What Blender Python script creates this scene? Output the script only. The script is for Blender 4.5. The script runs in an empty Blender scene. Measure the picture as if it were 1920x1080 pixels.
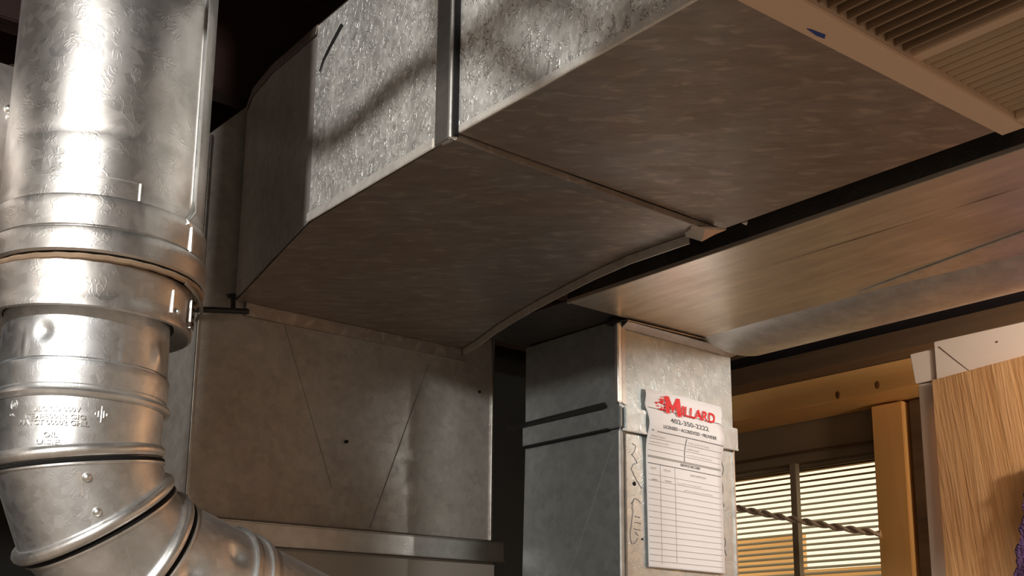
import bpy, bmesh, math, random
from mathutils import Vector, Matrix
random.seed(7)
S = bpy.context.scene
COL = S.collection

# ------------------------------------------------------------------ camera
# the camera stands at the origin; the floor is 1.55 m below it
F_PX, PPX, PPY = 2176.6, 1016.4, 757.1
YAW, PITCH, ROLL = 0.862714, 0.217465, 0.0026874
fw = Vector((-math.sin(YAW)*math.cos(PITCH), math.cos(YAW)*math.cos(PITCH), math.sin(PITCH)))
rt0 = Vector((math.cos(YAW), math.sin(YAW), 0)); up0 = rt0.cross(fw)
RT = math.cos(ROLL)*rt0 + math.sin(ROLL)*up0
UP = -math.sin(ROLL)*rt0 + math.cos(ROLL)*up0
cam = bpy.data.cameras.new('camera')
camo = bpy.data.objects.new('camera', cam); COL.objects.link(camo)
camo.matrix_world = Matrix(((RT.x, UP.x, -fw.x, 0), (RT.y, UP.y, -fw.y, 0), (RT.z, UP.z, -fw.z, 0), (0, 0, 0, 1)))
cam.sensor_width = 36; cam.lens = 36*F_PX/1920
cam.shift_x = (960-PPX)/1920; cam.shift_y = (PPY-540)/1920
cam.clip_start = 0.02
S.camera = camo

# ------------------------------------------------------------------ light and exposure
S.view_settings.view_transform = 'Standard'; S.view_settings.look = 'None'
S.view_settings.gamma = 1; S.view_settings.use_curve_mapping = False
S.view_settings.exposure = 0.35
w = bpy.data.worlds.new('daylight'); S.world = w; w.use_nodes = True
w.node_tree.nodes['Background'].inputs[0].default_value = (1.0, 0.86, 0.58, 1)
w.node_tree.nodes['Background'].inputs[1].default_value = 1.05
def lamp(name, loc, power, color, radius):
    l = bpy.data.lights.new(name, 'POINT'); l.energy = power; l.color = color; l.shadow_soft_size = radius
    o = bpy.data.objects.new(name, l); COL.objects.link(o); o.location = loc
    return o
LAMP1 = (-0.02, -0.82, 0.70)
LAMP2 = (-0.35, 1.62, 0.53)
lamp('furnace_side_lamp_light', LAMP1, 80, (1.0, 0.97, 0.92), 0.045)
lamp('doorway_lamp_light', LAMP2, 17, (1.0, 0.97, 0.91), 0.035)
FILL_LAMP = (-0.98, 2.38, 0.46)
lamp('fill_lamp_light', FILL_LAMP, 5.5, (1.0, 0.82, 0.60), 0.04)  # added fill bulb; lifts the header, stud and window wall
S.cycles.use_denoising = True
S.cycles.max_bounces = 8; S.cycles.glossy_bounces = 5; S.cycles.diffuse_bounces = 4
S.cycles.sample_clamp_indirect = 4.0

# ------------------------------------------------------------------ helpers
def ray(px, py): return fw + RT*((px-PPX)/F_PX) - UP*((py-PPY)/F_PX)
def onx(px, py, v): d = ray(px, py); return d*(v/d.x)      # a point of the plane x = v
def ony(px, py, v): d = ray(px, py); return d*(v/d.y)
def onz(px, py, v): d = ray(px, py); return d*(v/d.z)

class MB:
    def __init__(s): s.v = []; s.f = []
    def add(s, vs, fs):
        n = len(s.v); s.v += [Vector(p) for p in vs]; s.f += [tuple(i+n for i in f) for f in fs]; return s
    def box(s, a, b):
        x0, y0, z0 = a; x1, y1, z1 = b
        x0, x1 = min(x0, x1), max(x0, x1); y0, y1 = min(y0, y1), max(y0, y1); z0, z1 = min(z0, z1), max(z0, z1)
        return s.add([(x0,y0,z0),(x1,y0,z0),(x1,y1,z0),(x0,y1,z0),(x0,y0,z1),(x1,y0,z1),(x1,y1,z1),(x0,y1,z1)],
                     [(3,2,1,0),(4,5,6,7),(0,1,5,4),(1,2,6,5),(2,3,7,6),(3,0,4,7)])
    def prism(s, pts, off):
        off = Vector(off); n = len(pts); p = [Vector(q) for q in pts]
        fs = [tuple(range(n)), tuple(reversed(range(n, 2*n)))] + [(j, i, i+n, j+n) for i in range(n) for j in [(i+1) % n]]
        return s.add(p+[q+off for q in p], fs)
    def strip(s, A, B, off):       # a ribbon between two rows of points, given thickness
        n = len(A); off = Vector(off)
        top = [Vector(p) for p in A]+[Vector(p) for p in B]
        vs = top+[p+off for p in top]; m = 2*n; fs = []
        for i in range(n-1):
            fs += [(i, i+1, n+i+1, n+i), (m+i+1, m+i, m+n+i, m+n+i+1), (i, m+i, m+i+1, i+1), (n+i+1, m+n+i+1, m+n+i, n+i)]
        fs += [(0, n, m+n, m), (n-1, m+n-1, m+2*n-1, 2*n-1)]
        return s.add(vs, fs)
    def grid(s, fn, nu, nv, closed_u=False):
        vs = [fn(i/(nu if closed_u else nu-1), j/(nv-1)) for j in range(nv) for i in range(nu)]
        fs = []
        for j in range(nv-1):
            for i in range(nu if closed_u else nu-1):
                k = (i+1) % nu
                fs.append((j*nu+i, j*nu+k, (j+1)*nu+k, (j+1)*nu+i))
        return s.add(vs, fs)
    def tube(s, path, r, n=8, closed=False, caps=True):
        P = [Vector(p) for p in path]; m = len(P); rows = []
        ref = None
        for i, p in enumerate(P):
            a = P[(i-1) % m] if (closed or i > 0) else p
            b = P[(i+1) % m] if (closed or i < m-1) else p
            t = (b-a).normalized()
            if ref is None:
                ref = Vector((0, 0, 1)) if abs(t.z) < .8 else Vector((1, 0, 0))
            u = (ref - t*ref.dot(t)).normalized(); ref = u; v = t.cross(u)
            rr = r(i/(m-1)) if callable(r) else r
            rows.append([p+(u*math.cos(q)+v*math.sin(q))*rr for q in [2*math.pi*k/n for k in range(n)]])
        vs = [q for row in rows for q in row]; fs = []
        for i in range(m if closed else m-1):
            j = (i+1) % m
            for k in range(n):
                l = (k+1) % n; fs.append((i*n+k, i*n+l, j*n+l, j*n+k))
        if caps and not closed: fs += [tuple(reversed(range(n))), tuple(range((m-1)*n, m*n))]
        return s.add(vs, fs)
    def ball(s, c, r, sq=(1, 1, 1), n=10):
        c = Vector(c); vs = [c+Vector((0, 0, r*sq[2]))]; fs = []
        for i in range(1, n//2):
            a = math.pi*i/(n//2)
            for k in range(n):
                b = 2*math.pi*k/n
                vs.append(c+Vector((r*sq[0]*math.sin(a)*math.cos(b), r*sq[1]*math.sin(a)*math.sin(b), r*sq[2]*math.cos(a))))
        vs.append(c-Vector((0, 0, r*sq[2]))); L = len(vs)-1; R = n//2-1
        for k in range(n):
            l = (k+1) % n; fs.append((0, 1+k, 1+l)); fs.append((L, L-n+l, L-n+k))
            for i in range(R-1): fs.append((1+i*n+k, 1+(i+1)*n+k, 1+(i+1)*n+l, 1+i*n+l))
        return s.add(vs, fs)

def build(name, mb, mat, parent=None, smooth=False, bevel=0, seg=2):
    me = bpy.data.meshes.new(name)
    base = Vector(parent['_w']) if parent is not None and '_w' in parent else Vector((0, 0, 0))
    me.from_pydata([tuple(p-base) for p in mb.v], [], mb.f); me.validate()
    bm = bmesh.new(); bm.from_mesh(me); bmesh.ops.remove_doubles(bm, verts=bm.verts, dist=1e-6)
    bmesh.ops.recalc_face_normals(bm, faces=bm.faces)
    if bevel: bmesh.ops.bevel(bm, geom=[e for e in bm.edges if len(e.link_faces) == 2 and e.calc_face_angle(0) > .6], offset=bevel, segments=seg, affect='EDGES', clamp_overlap=True)
    bm.to_mesh(me); bm.free()
    if smooth: me.polygons.foreach_set('use_smooth', [True]*len(me.polygons)); me.set_sharp_from_angle(angle=math.radians(38))
    me.materials.append(mat)
    o = bpy.data.objects.new(name, me); COL.objects.link(o)
    if parent is not None: o.parent = parent; o['_w'] = tuple(base)
    return o
def thing(name, loc, label, cat, group=None):
    o = bpy.data.objects.new(name, None); COL.objects.link(o); o.location = loc; o['_w'] = tuple(loc)
    o.empty_display_size = .05; o['label'] = label; o['category'] = cat
    if group: o['group'] = group
    return o
def tag(o, label, cat, group=None):
    o['label'] = label; o['category'] = cat
    if group: o['group'] = group
    return o
def struct(o, label=None):
    o['kind'] = 'structure'
    if label: o['label'] = label
    return o
def share(name, src, parent, loc):
    o = bpy.data.objects.new(name, src.data); COL.objects.link(o); o.parent = parent; o.location = loc
    return o

# ------------------------------------------------------------------ materials
def newmat(name):
    m = bpy.data.materials.new(name); m.use_nodes = True; nt = m.node_tree
    b = nt.nodes['Principled BSDF']
    def N(t, **kw):
        n = nt.nodes.new(t)
        for k, v in kw.items():
            if k in n.inputs: n.inputs[k].default_value = v
            else: setattr(n, k, v)
        return n
    return m, nt, b, N, nt.links.new
def math_(N, L, op, a, b=None, c=None, clamp=False):
    n = N('ShaderNodeMath', operation=op); n.use_clamp = clamp
    for i, x in enumerate((a, b, c)):
        if x is None: continue
        if isinstance(x, (int, float)): n.inputs[i].default_value = x
        else: L(x, n.inputs[i])
    return n.outputs[0]

def galv(name, base=(.56, .57, .57), rough=.34, scale=70, worm=.5, flake=.06, dirt=(.35, .27, .2), dirt_amt=.25,
         stretch=(1, 1, 1), wave=.0, wave_scale=5, metallic=1.0, turn=0, fleck=0, fleck_scale=55, bump_d=.0006):
    m, nt, b, N, L = newmat(name)
    tc = N('ShaderNodeTexCoord'); mp = N('ShaderNodeMapping'); mp.inputs['Scale'].default_value = stretch
    rm = N('ShaderNodeMapping'); rm.inputs['Rotation'].default_value = (0, 0, turn); L(tc.outputs['Object'], rm.inputs[0]); L(rm.outputs[0], mp.inputs[0])
    P = mp.outputs[0]
    n1 = N('ShaderNodeTexNoise', Scale=scale, Detail=1.0, Distortion=1.2); L(P, n1.inputs['Vector'])
    n2 = N('ShaderNodeTexNoise', Scale=scale*.8, Detail=0.0); L(P, n2.inputs['Vector'])
    d = math_(N, L, 'ABSOLUTE', math_(N, L, 'SUBTRACT', n1.outputs['Fac'], .5))
    ridge = math_(N, L, 'SUBTRACT', 1.0, math_(N, L, 'MULTIPLY', d, 16.0), clamp=True)
    mask = math_(N, L, 'MULTIPLY', math_(N, L, 'SUBTRACT', n2.outputs['Fac'], .47), 9.0, clamp=True)
    wm = math_(N, L, 'MULTIPLY', ridge, mask)
    vo = N('ShaderNodeTexVoronoi', Scale=scale*1.1); L(P, vo.inputs['Vector'])
    sx = N('ShaderNodeSeparateColor'); L(vo.outputs['Color'], sx.inputs[0])
    big = N('ShaderNodeTexNoise', Scale=6.0, Detail=4.0, Roughness=.6); L(tc.outputs['Object'], big.inputs['Vector'])
    mid = N('ShaderNodeTexNoise', Scale=38.0, Detail=3.0, Roughness=.65); L(P, mid.inputs['Vector'])
    # colour
    fl = math_(N, L, 'MULTIPLY_ADD', sx.outputs[0], flake*2, 1.0-flake)
    fl = math_(N, L, 'MULTIPLY', fl, math_(N, L, 'MULTIPLY_ADD', mid.outputs['Fac'], .5, .75))
    if fleck:
        fk = N('ShaderNodeTexNoise', Scale=fleck_scale, Detail=2.0, Distortion=.6); L(P, fk.inputs['Vector'])
        ff = math_(N, L, 'MULTIPLY', math_(N, L, 'SUBTRACT', fk.outputs['Fac'], .56), 9.0, clamp=True)
        fl = math_(N, L, 'MULTIPLY', fl, math_(N, L, 'MULTIPLY_ADD', ff, fleck, 1.0))
    mx = N('ShaderNodeMix', data_type='RGBA'); mx.inputs['A'].default_value = (*base, 1); mx.inputs['B'].default_value = (*dirt, 1)
    dm = math_(N, L, 'MULTIPLY', math_(N, L, 'MULTIPLY', math_(N, L, 'SUBTRACT', big.outputs['Fac'], .38), 3.2, clamp=True), dirt_amt)
    L(dm, mx.inputs['Factor'])
    vm = N('ShaderNodeVectorMath', operation='SCALE'); L(mx.outputs['Result'], vm.inputs[0]); L(fl, vm.inputs['Scale'])
    L(vm.outputs[0], b.inputs['Base Color'])
    b.inputs['Metallic'].default_value = metallic
    r = math_(N, L, 'MULTIPLY_ADD', sx.outputs[1], .05, rough-.025)
    r = math_(N, L, 'ADD', r, math_(N, L, 'MULTIPLY_ADD', big.outputs['Fac'], .24, -.12), clamp=True)
    L(r, b.inputs['Roughness'])
    h = math_(N, L, 'MULTIPLY_ADD', mid.outputs['Fac'], .35, math_(N, L, 'MULTIPLY', wm, 1.0))
    bp = N('ShaderNodeBump', Strength=worm, Distance=bump_d); L(h, bp.inputs['Height'])
    if wave:
        wn = N('ShaderNodeTexNoise', Scale=wave_scale, Detail=1.0, Distortion=.4); L(tc.outputs['Object'], wn.inputs['Vector'])
        b2 = N('ShaderNodeBump', Strength=1.0, Distance=wave); L(wn.outputs['Fac'], b2.inputs['Height']); L(b2.outputs[0], bp.inputs['Normal'])
    L(bp.outputs[0], b.inputs['Normal'])
    return m

def plain(name, col, rough=.6, metal=0., var=.12, scale=30, bump=.15, stretch=(1, 1, 1)):
    m, nt, b, N, L = newmat(name)
    tc = N('ShaderNodeTexCoord'); mp = N('ShaderNodeMapping'); L(tc.outputs['Object'], mp.inputs[0]); mp.inputs['Scale'].default_value = stretch
    n = N('ShaderNodeTexNoise', Scale=scale, Detail=4.0); L(mp.outputs[0], n.inputs['Vector'])
    f = math_(N, L, 'MULTIPLY_ADD', n.outputs['Fac'], var*2, 1-var)
    vm = N('ShaderNodeVectorMath', operation='SCALE'); vm.inputs[0].default_value = col; L(f, vm.inputs['Scale']); L(vm.outputs[0], b.inputs['Base Color'])
    b.inputs['Roughness'].default_value = rough; b.inputs['Metallic'].default_value = metal
    if bump:
        bp = N('ShaderNodeBump', Strength=bump, Distance=.002); L(n.outputs['Fac'], bp.inputs['Height']); L(bp.outputs[0], b.inputs['Normal'])
    return m

def wood(name, light, dark, scale=18, stretch=(1, 1, .06), rough=.55, bump=.3, tilt=(0, 0, 0), contrast=2.2):
    m, nt, b, N, L = newmat(name)
    tc = N('ShaderNodeTexCoord'); mr = N('ShaderNodeMapping'); mr.inputs['Rotation'].default_value = tilt
    mp = N('ShaderNodeMapping'); L(tc.outputs['Object'], mr.inputs[0]); L(mr.outputs[0], mp.inputs[0]); mp.inputs['Scale'].default_value = stretch
    a = N('ShaderNodeTexNoise', Scale=scale, Detail=2.0, Distortion=.6); L(mp.outputs[0], a.inputs['Vector'])
    c = N('ShaderNodeTexNoise', Scale=scale*5, Detail=3.0, Distortion=.3); L(mp.outputs[0], c.inputs['Vector'])
    s = math_(N, L, 'ADD', math_(N, L, 'MULTIPLY', a.outputs['Fac'], .6), math_(N, L, 'MULTIPLY', c.outputs['Fac'], .5))
    s = math_(N, L, 'MULTIPLY_ADD', s, contrast, .5-contrast*.55, clamp=True)
    mx = N('ShaderNodeMix', data_type='RGBA'); mx.inputs['A'].default_value = (*dark, 1); mx.inputs['B'].default_value = (*light, 1)
    L(s, mx.inputs['Factor']); L(mx.outputs['Result'], b.inputs['Base Color'])
    b.inputs['Roughness'].default_value = rough
    bp = N('ShaderNodeBump', Strength=bump, Distance=.002); L(s, bp.inputs['Height']); L(bp.outputs[0], b.inputs['Normal'])
    return m

M = {}
M['lit'] = galv('galvanized_side', base=(.86, .86, .83), rough=.54, scale=140, worm=1.0, flake=.16, dirt_amt=.2, stretch=(1, 1, .7), wave=.02, wave_scale=8, fleck=.5, fleck_scale=190, bump_d=.0013, metallic=.75)  # brighter copy of the duct metal; the lit side's light is in the colour
M['under'] = galv('galvanized_underside', base=(.41, .375, .345), rough=.5, scale=60, worm=.12, flake=.05, dirt=(.34, .25, .19), dirt_amt=.6, stretch=(.5, 1.4, 1), turn=-.85, fleck=.3, fleck_scale=60)  # darker, browner copy; underside shade and floor reflection are in the colour
M['plenum'] = galv('galvanized_plenum', base=(.44, .42, .39), rough=.46, scale=85, worm=.3, flake=.08, dirt=(.3, .24, .19), dirt_amt=.55, metallic=.42)
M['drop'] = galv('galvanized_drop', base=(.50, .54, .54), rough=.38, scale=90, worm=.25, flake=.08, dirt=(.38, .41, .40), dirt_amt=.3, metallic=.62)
M['branch'] = galv('pale_branch_metal', base=(.8, .75, .72), rough=.6, worm=.2)
M['dull'] = galv('shade_dark_metal', base=(.10, .10, .10), rough=.6, dirt_amt=.2)  # near-black metal; shade of the trunk gap and collar is in the colour
M['dropside'] = galv('galvanized_drop_shaded', base=(.21, .225, .225), rough=.42, scale=90, worm=.2, flake=.08, dirt=(.19, .195, .185), dirt_amt=.3, metallic=.5)  # darker copy of the drop metal; the side's shade is in the colour
M['ret'] = galv('galvanized_return', base=(.86, .80, .71), rough=.36, scale=60, worm=.05, flake=.05, dirt=(.60, .50, .39), dirt_amt=.5, stretch=(.2, 1.5, 1), metallic=.8)
M['pipe'] = galv('vent_pipe_metal', base=(.74, .735, .72), rough=.40, scale=90, worm=.14, flake=.05, dirt=(.60, .53, .47), dirt_amt=.5, wave=.006, wave_scale=9)
M['elbow'] = galv('elbow_metal', base=(.79, .82, .84), rough=.43, scale=110, worm=.1, flake=.06, dirt=(.62, .58, .54), dirt_amt=.4, wave=.004, wave_scale=10)
M['bead'] = galv('bead_metal', base=(.90, .90, .88), rough=.40, scale=110, worm=.06, flake=.03, dirt_amt=.15)
M['cleat'] = galv('cleat_metal', base=(.56, .55, .53), rough=.36, scale=90, worm=.12, flake=.05, dirt_amt=.3)
M['cabinet'] = plain('furnace_paint', (.36, .33, .29), .45, .3, .06, 12, .03)
M['tan'] = plain('tan_bead', (.42, .30, .2), .5, .4, .3, 60, .2)
M['black'] = plain('black_metal', (.012, .012, .013), .5, 0, .2, 40, .1)
M['hole'] = plain('hole_black', (.004, .004, .004), .9)
M['paper'] = plain('paper', (.88, .84, .82), .75, 0, .03, 14, .05)
M['ink'] = plain('grey_ink', (.16, .15, .15), .8, 0, .3, 300, 0)
M['faint'] = plain('faint_ink', (.42, .39, .37), .8, 0, .2, 300, 0)
M['red'] = plain('red_ink', (.80, .012, .012), .6, 0, .05, 80, 0)
M['joist'] = wood('dark_joist_wood', (.048, .020, .016), (.022, .011, .009), 14, (1, .06, 1))
M['gapshade'] = wood('gap_shade_wood', (.012, .007, .006), (.006, .004, .004), 14, (.06, 1, 1))  # near-black wood; the gap's darkness is put into the colour
M['subfloor'] = wood('dark_subfloor', (.06, .035, .025), (.03, .018, .014), 10, (.06, 1, 1))
M['pine'] = wood('pine', (.84, .48, .18), (.68, .35, .11), 12, (.07, 1, 1), .5, .05, contrast=1.5)
M['pinev'] = wood('pine_upright', (.84, .48, .18), (.68, .35, .11), 12, (1, 1, .07), .5, .05, contrast=1.5)
M['plate'] = wood('old_plate_wood', (.15, .085, .042), (.07, .04, .022), 10, (.07, 1, 1), .6, .2)
M['knot'] = plain('knot', (.20, .075, .02), .6, 0, .3, 90)
M['oak'] = wood('oak_door', (.90, .49, .22), (.62, .29, .11), 34, (1, 1, .06), .45, .6, (0, math.radians(7), 0), 2.6)
M['trim'] = plain('white_trim_paint', (.77, .60, .48), .5, 0, .05, 10, .04)
M['board'] = wood('tan_frame_board', (.80, .58, .41), (.70, .48, .33), 10, (1, .07, 1), .65, .1, contrast=1.4)
M['boardx'] = wood('tan_frame_board_long', (.72, .52, .36), (.60, .42, .28), 10, (.07, 1, 1), .65, .1, contrast=1.4)
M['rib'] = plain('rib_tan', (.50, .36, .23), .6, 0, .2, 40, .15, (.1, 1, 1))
M['hem'] = galv('hem_metal', base=(.88, .85, .80), rough=.5, scale=120, worm=.3, metallic=.55)
M['belly'] = galv('belly_metal', base=(.80, .80, .79), rough=.42, scale=60, worm=.08, dirt=(.6, .58, .55), dirt_amt=.3, metallic=.75)
M['ribshade'] = plain('rib_shaded', (.26, .17, .10), .6, 0, .2, 40, .15, (.1, 1, 1))  # darker copy of the tan rib; cavity shade is in the colour
M['ribback'] = plain('rib_backing', (.05, .032, .02), .8, 0, .3, 30)  # dark backing colour stands in for the shaded cavity
M['tape'] = plain('blue_tape', (.02, .06, .28), .6)
M['wallp'] = plain('wall_paint_brown', (.24, .18, .12), .7, 0, .05, 6, .04)
M['wallroom'] = plain('wall_paint_beige', (.62, .53, .44), .8, 0, .06, 4, .05)
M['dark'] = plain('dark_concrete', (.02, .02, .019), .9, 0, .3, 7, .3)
M['floor'] = plain('floor_concrete', (.56, .46, .375), .7, 0, .15, 3, .1)
M['slat'] = plain('blind_slat', (.42, .35, .22), .5, 0, .06, 20, 0)
M['sash'] = plain('window_sash', (.30, .24, .17), .6, 0, .05, 20, .05)
M['rope'] = plain('rope_fibre', (.75, .60, .48), .8, 0, .3, 90, .4)
M['fence'] = wood('orange_fence_wood', (.95, .60, .27), (.80, .46, .18), 8, (.1, 1, 1))
M['conduit'] = plain('white_conduit', (.75, .68, .62), .4, .1, .05)
M['bulb'] = plain('frosted_bulb', (.9, .85, .75), .3)
M['caulk'] = plain('dark_sealant', (.17, .17, .17), .5, 0, .3, 80)
def towel_mat():
    m, nt, b, N, L = newmat('purple_terry')
    tc = N('ShaderNodeTexCoord'); v = N('ShaderNodeTexVoronoi', Scale=220.0); L(tc.outputs['Object'], v.inputs['Vector'])
    mx = N('ShaderNodeMix', data_type='RGBA'); mx.inputs['A'].default_value = (.13, .055, .15, 1); mx.inputs['B'].default_value = (.05, .02, .06, 1)
    L(v.outputs['Distance'], mx.inputs['Factor']); L(mx.outputs['Result'], b.inputs['Base Color']); b.inputs['Roughness'].default_value = .95
    bp = N('ShaderNodeBump', Strength=.9, Distance=.004); L(v.outputs['Distance'], bp.inputs['Height']); bp.invert = True; L(bp.outputs[0], b.inputs['Normal'])
    return m
M['towel'] = towel_mat()

# ================================================================== the room
ZF, ZC = -1.55, 1.07
struct(build('floor', MB().box((-3.3, -2.6, ZF-.1), (2.6, 2.9, ZF)), M['floor']), 'brown concrete basement floor')
ceil = struct(build('ceiling', MB().box((-3.3, -2.6, ZC), (2.6, 2.9, ZC+.1)), M['subfloor']), 'dark wooden subfloor above the joists')
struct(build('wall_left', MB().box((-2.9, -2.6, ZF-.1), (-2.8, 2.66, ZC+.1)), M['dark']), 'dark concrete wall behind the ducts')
struct(build('wall_right', MB().box((2.6, -2.6, ZF-.1), (2.7, 2.9, ZC+.1)), M['wallroom']))
struct(build('wall_front', MB().box((-3.4, -2.7, ZF-.1), (2.7, -2.6, ZC+.1)), M['wallroom']))
WY = 2.66
wb = MB()
HX0, HX1, HZ0, HZ1 = -2.6, -1.712, -.35, .548
wb.box((-3.4, WY, ZF-.1), (HX0, WY+.1, ZC+.1)); wb.box((HX1, WY, ZF-.1), (2.7, WY+.1, ZC+.1))
wb.box((HX0, WY, ZF-.1), (HX1, WY+.1, HZ0)); wb.box((HX0, WY, HZ1), (HX1, WY+.1, ZC+.1))
struct(build('wall_back', wb, M['wallp']), 'brown painted wall around the blind covered window')
struct(build('wall_blocker', MB().box((-.59, 1.41, ZF), (2.6, 1.508, .494)), M['wallroom'], bevel=.003), 'beige partition wall added out of view to block the doorway lamp')  # unseen wall, added to keep the doorway lamp off the plenum
for i, x in enumerate((-2.35, -1.94, -1.535, -.9, -.3, .3, .9, 1.5, 2.1)):
    build('joist', MB().box((x-.02, -2.6, .826), (x+.02, 2.46, ZC)), M['joist'], ceil, bevel=.002)

build('gap_shade_board', MB().box((-2.6, 2.465, .785), (2.5, 2.49, ZC)), M['gapshade'], ceil)  # dark board added so the gap above the plate stays black
# window with the sash, the mullion and a blind
win = struct(build('window_1', MB().box((HX0, WY+.07, HZ0), (HX0+.03, WY+.098, HZ1)).box((HX1-.03, WY+.07, HZ0), (HX1, WY+.098, HZ1))
      .box((HX0, WY+.07, HZ1-.012), (HX1, WY+.098, HZ1)).box((HX0, WY+.07, HZ0), (HX1, WY+.098, HZ0+.03)), M['sash']), 'brown framed window behind the blind')
build('mullion', MB().box((-2.024, WY+.002, HZ0), (-2.004, WY+.02, HZ1)), M['sash'], win)
struct(build('trim_1', MB().tube([(-2.9+1.18*t, WY-.004, .553+.022*math.sin(math.pi*(.05+.62*t))) for t in [i/20 for i in range(21)]], .004, 6), M['plate']), 'thin curved batten above the blind')
bl = thing('window_blind', (-2.33, WY+.045, HZ0), 'horizontal slat blind glowing cream in the window behind the paper form', 'blind')
proto = None
for i in range(54):
    z = .532-i*.0163
    if z < HZ0+.01: break
    if proto is None:
        A = [(HX0+.005, WY+.036, z-.0044), (HX0+.005, WY+.043, z-.0002), (HX0+.005, WY+.050, z+.0036)]
        mb = MB().strip([A[0], (HX1-.004, A[0][1], A[0][2])], [A[1], (HX1-.004, A[1][1], A[1][2])], (0, 0, .0009))
        mb.strip([A[1], (HX1-.004, A[1][1], A[1][2])], [A[2], (HX1-.004, A[2][1], A[2][2])], (0, 0, .0009))
        proto = build('slat', mb, M['slat'], bl)
    else: share('slat', proto, bl, (0, 0, -i*.0163))
build('ladder_cord', MB().tube([(-1.76, WY+.034, HZ1), (-1.761, WY+.034, HZ0)], .0012, 5), M['faint'], bl)
build('head_rail', MB().box((HX0+.004, WY+.03, .537), (HX1-.004, WY+.06, HZ1-.001)), M['sash'], bl)
# outside: an orange board fence under a bright sky
fen = thing('garden_fence', (-3.4, 3.9, ZF), 'orange board fence outside seen through the lower left blind', 'fence')
for k in range(9):
    build('board', MB().box((-4.6, 3.9, ZF+k*.23), (-2.92, 3.93, ZF+k*.23+.222)), M['fence'], fen)
    build('board', MB().box((-2.912, 3.9, ZF+k*.213), (-1.6, 3.93, ZF+k*.213+.206)), M['fence'], fen)
tag(build('ground_strip', MB().box((-6, 2.8, ZF-.1), (1, 6, ZF)), M['fence']), 'bare ground outside the window', 'ground')

# twisted rope across the blind
rp = thing('twisted_rope', ony(1648, 1000, 2.6), 'twisted two-strand rope slanting across the slat blind', 'rope')
p0, p1 = ony(1330, 940, 2.6), ony(1652, 1001, 2.6)
for ph in (0, math.pi):
    pts = []
    for i in range(121):
        t = i/120; a = ph+t*2*math.pi*6.2; c = p0.lerp(p1, t)+Vector((0, 0, -.006*math.sin(math.pi*t)))
        pts.append(c+Vector((0, .005*math.cos(a), .005*math.sin(a))))
    build('strand', MB().tube(pts, .005, 7), M['rope'], rp, True)

# header beam, plate, stud
tag(build('ceiling_plate_beam', MB().box((-2.6, 2.42, .735), (2.5, 2.64, .784)), M['plate'], bevel=.002), 'dark old wooden plate running above the pine header', 'beam')
sp = thing('pine_header', (-2.2, 2.5, .661), 'orange pine header beam with two knots above the blind window', 'beam')
build('beam', MB().box((-2.6, 2.5, .661), (-1.2, 2.655, .734)), M['pine'], sp, bevel=.002)
for px, py in ((1571, 741), (1645, 722)):
    c = ony(px, py, 2.5); build('knot', MB().ball((c.x, 2.5, c.z), .009, (.8, .12, 1.2)), M['knot'], sp, True)
tag(build('pine_stud', MB().box((-1.705, 2.60, ZF), (-1.613, 2.657, .655)), M['pinev'], bevel=.002), 'upright pine stud right of the blind window', 'stud')
tag(build('dark_stud', MB().box((-1.60, 2.61, ZF), (-1.50, 2.657, .655)), M['plate'], bevel=.002), 'darker brown stud beside the white door casing', 'stud')

# white casing and the oak door
struct(build('trim_2', MB().box((-1.263, 2.10, ZF), (-1.214, 2.20, .556)), M['trim'], bevel=.002), 'white painted door jamb left of the oak door')
struct(build('trim_3', MB().prism([(-1.274, 2.095, .622), (-1.266, 2.095, .558), (-1.213, 2.095, .559), (-1.211, 2.095, .623)], (0, .11, 0)), M['trim'], bevel=.0015), 'white corner block on top of the door jamb')
cas = struct(build('trim_4', MB().prism([(-1.212, 2.085, .634), (-1.212, 2.085, .5), (-.2, 2.085, .5), (-.2, 2.085, .634)], (0, .03, 0)), M['trim'], bevel=.0015), 'white head casing over the oak door')
a, b_, c_ = ony(1760, 650, 2.084), ony(1812, 691, 2.084), ony(1835, 708, 2.084)
build('crack', MB().tube([a, a.lerp(b_, .5)+Vector((0, 0, -.0006)), b_, c_], lambda t: .0009*(1-.7*t), 6), M['plate'], cas)
build('nail', MB().ball(ony(1869, 641, 2.084), .0028, (1, .4, .7)), M['plate'], cas)
dl = thing('oak_door', (-1.214, 2.06, ZF), 'light oak slab door with strong vertical grain under the white casing', 'door')
dn = Vector((math.cos(-math.radians(12)), math.sin(-math.radians(12)), 0)); dt = Vector((-dn.y, dn.x, 0))
O = Vector((-1.214, 2.07, 0))
q = [O+Vector((0, 0, ZF+.01)), O+dn*.78+Vector((0, 0, ZF+.01)), O+dn*.78+Vector((0, 0, .552)), O+Vector((0, 0, .552))]
build('door_leaf', MB().prism(q, dt*.012), M['oak'], dl, bevel=.0015)
for hz in (-.1, -.9):
    build('hinge', MB().tube([O+Vector((-.004, .004, hz)), O+Vector((-.004, .004, hz+.08))], .005, 8), M['cleat'], dl, True)

# purple towel on the oak door
tw = thing('bath_towel', (-.95, 1.95, -.5), 'purple terry bath towel hanging in front of the oak door', 'towel')
def onp(px, py, p, n): d = ray(px, py); return d*(p.dot(n)/d.dot(n))
TWP = O-dt*.042
def towel_pt(u, v):
    top, bot = onp(1921, 930, TWP, dt), onp(1899, 1080, TWP, dt)
    z = .36-v*.95; xl = top.x+(bot.x-top.x)*(top.z-z)/(top.z-bot.z)
    wv = .007*math.sin(u*15+v*2)+.003*math.sin(u*61+v*47)*math.sin(v*140)
    xx = xl+u*.2+.0035*math.sin(v*130)+.002*math.sin(v*310)
    return Vector((xx, TWP.y+(xx-TWP.x)*dn.y/dn.x+wv, z))
mb = MB().grid(towel_pt, 60, 160)
ob = build('terry_cloth', mb, M['towel'], tw, True)
sd = ob.modifiers.new('thickness', 'SOLIDIFY'); sd.thickness = .008
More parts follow.
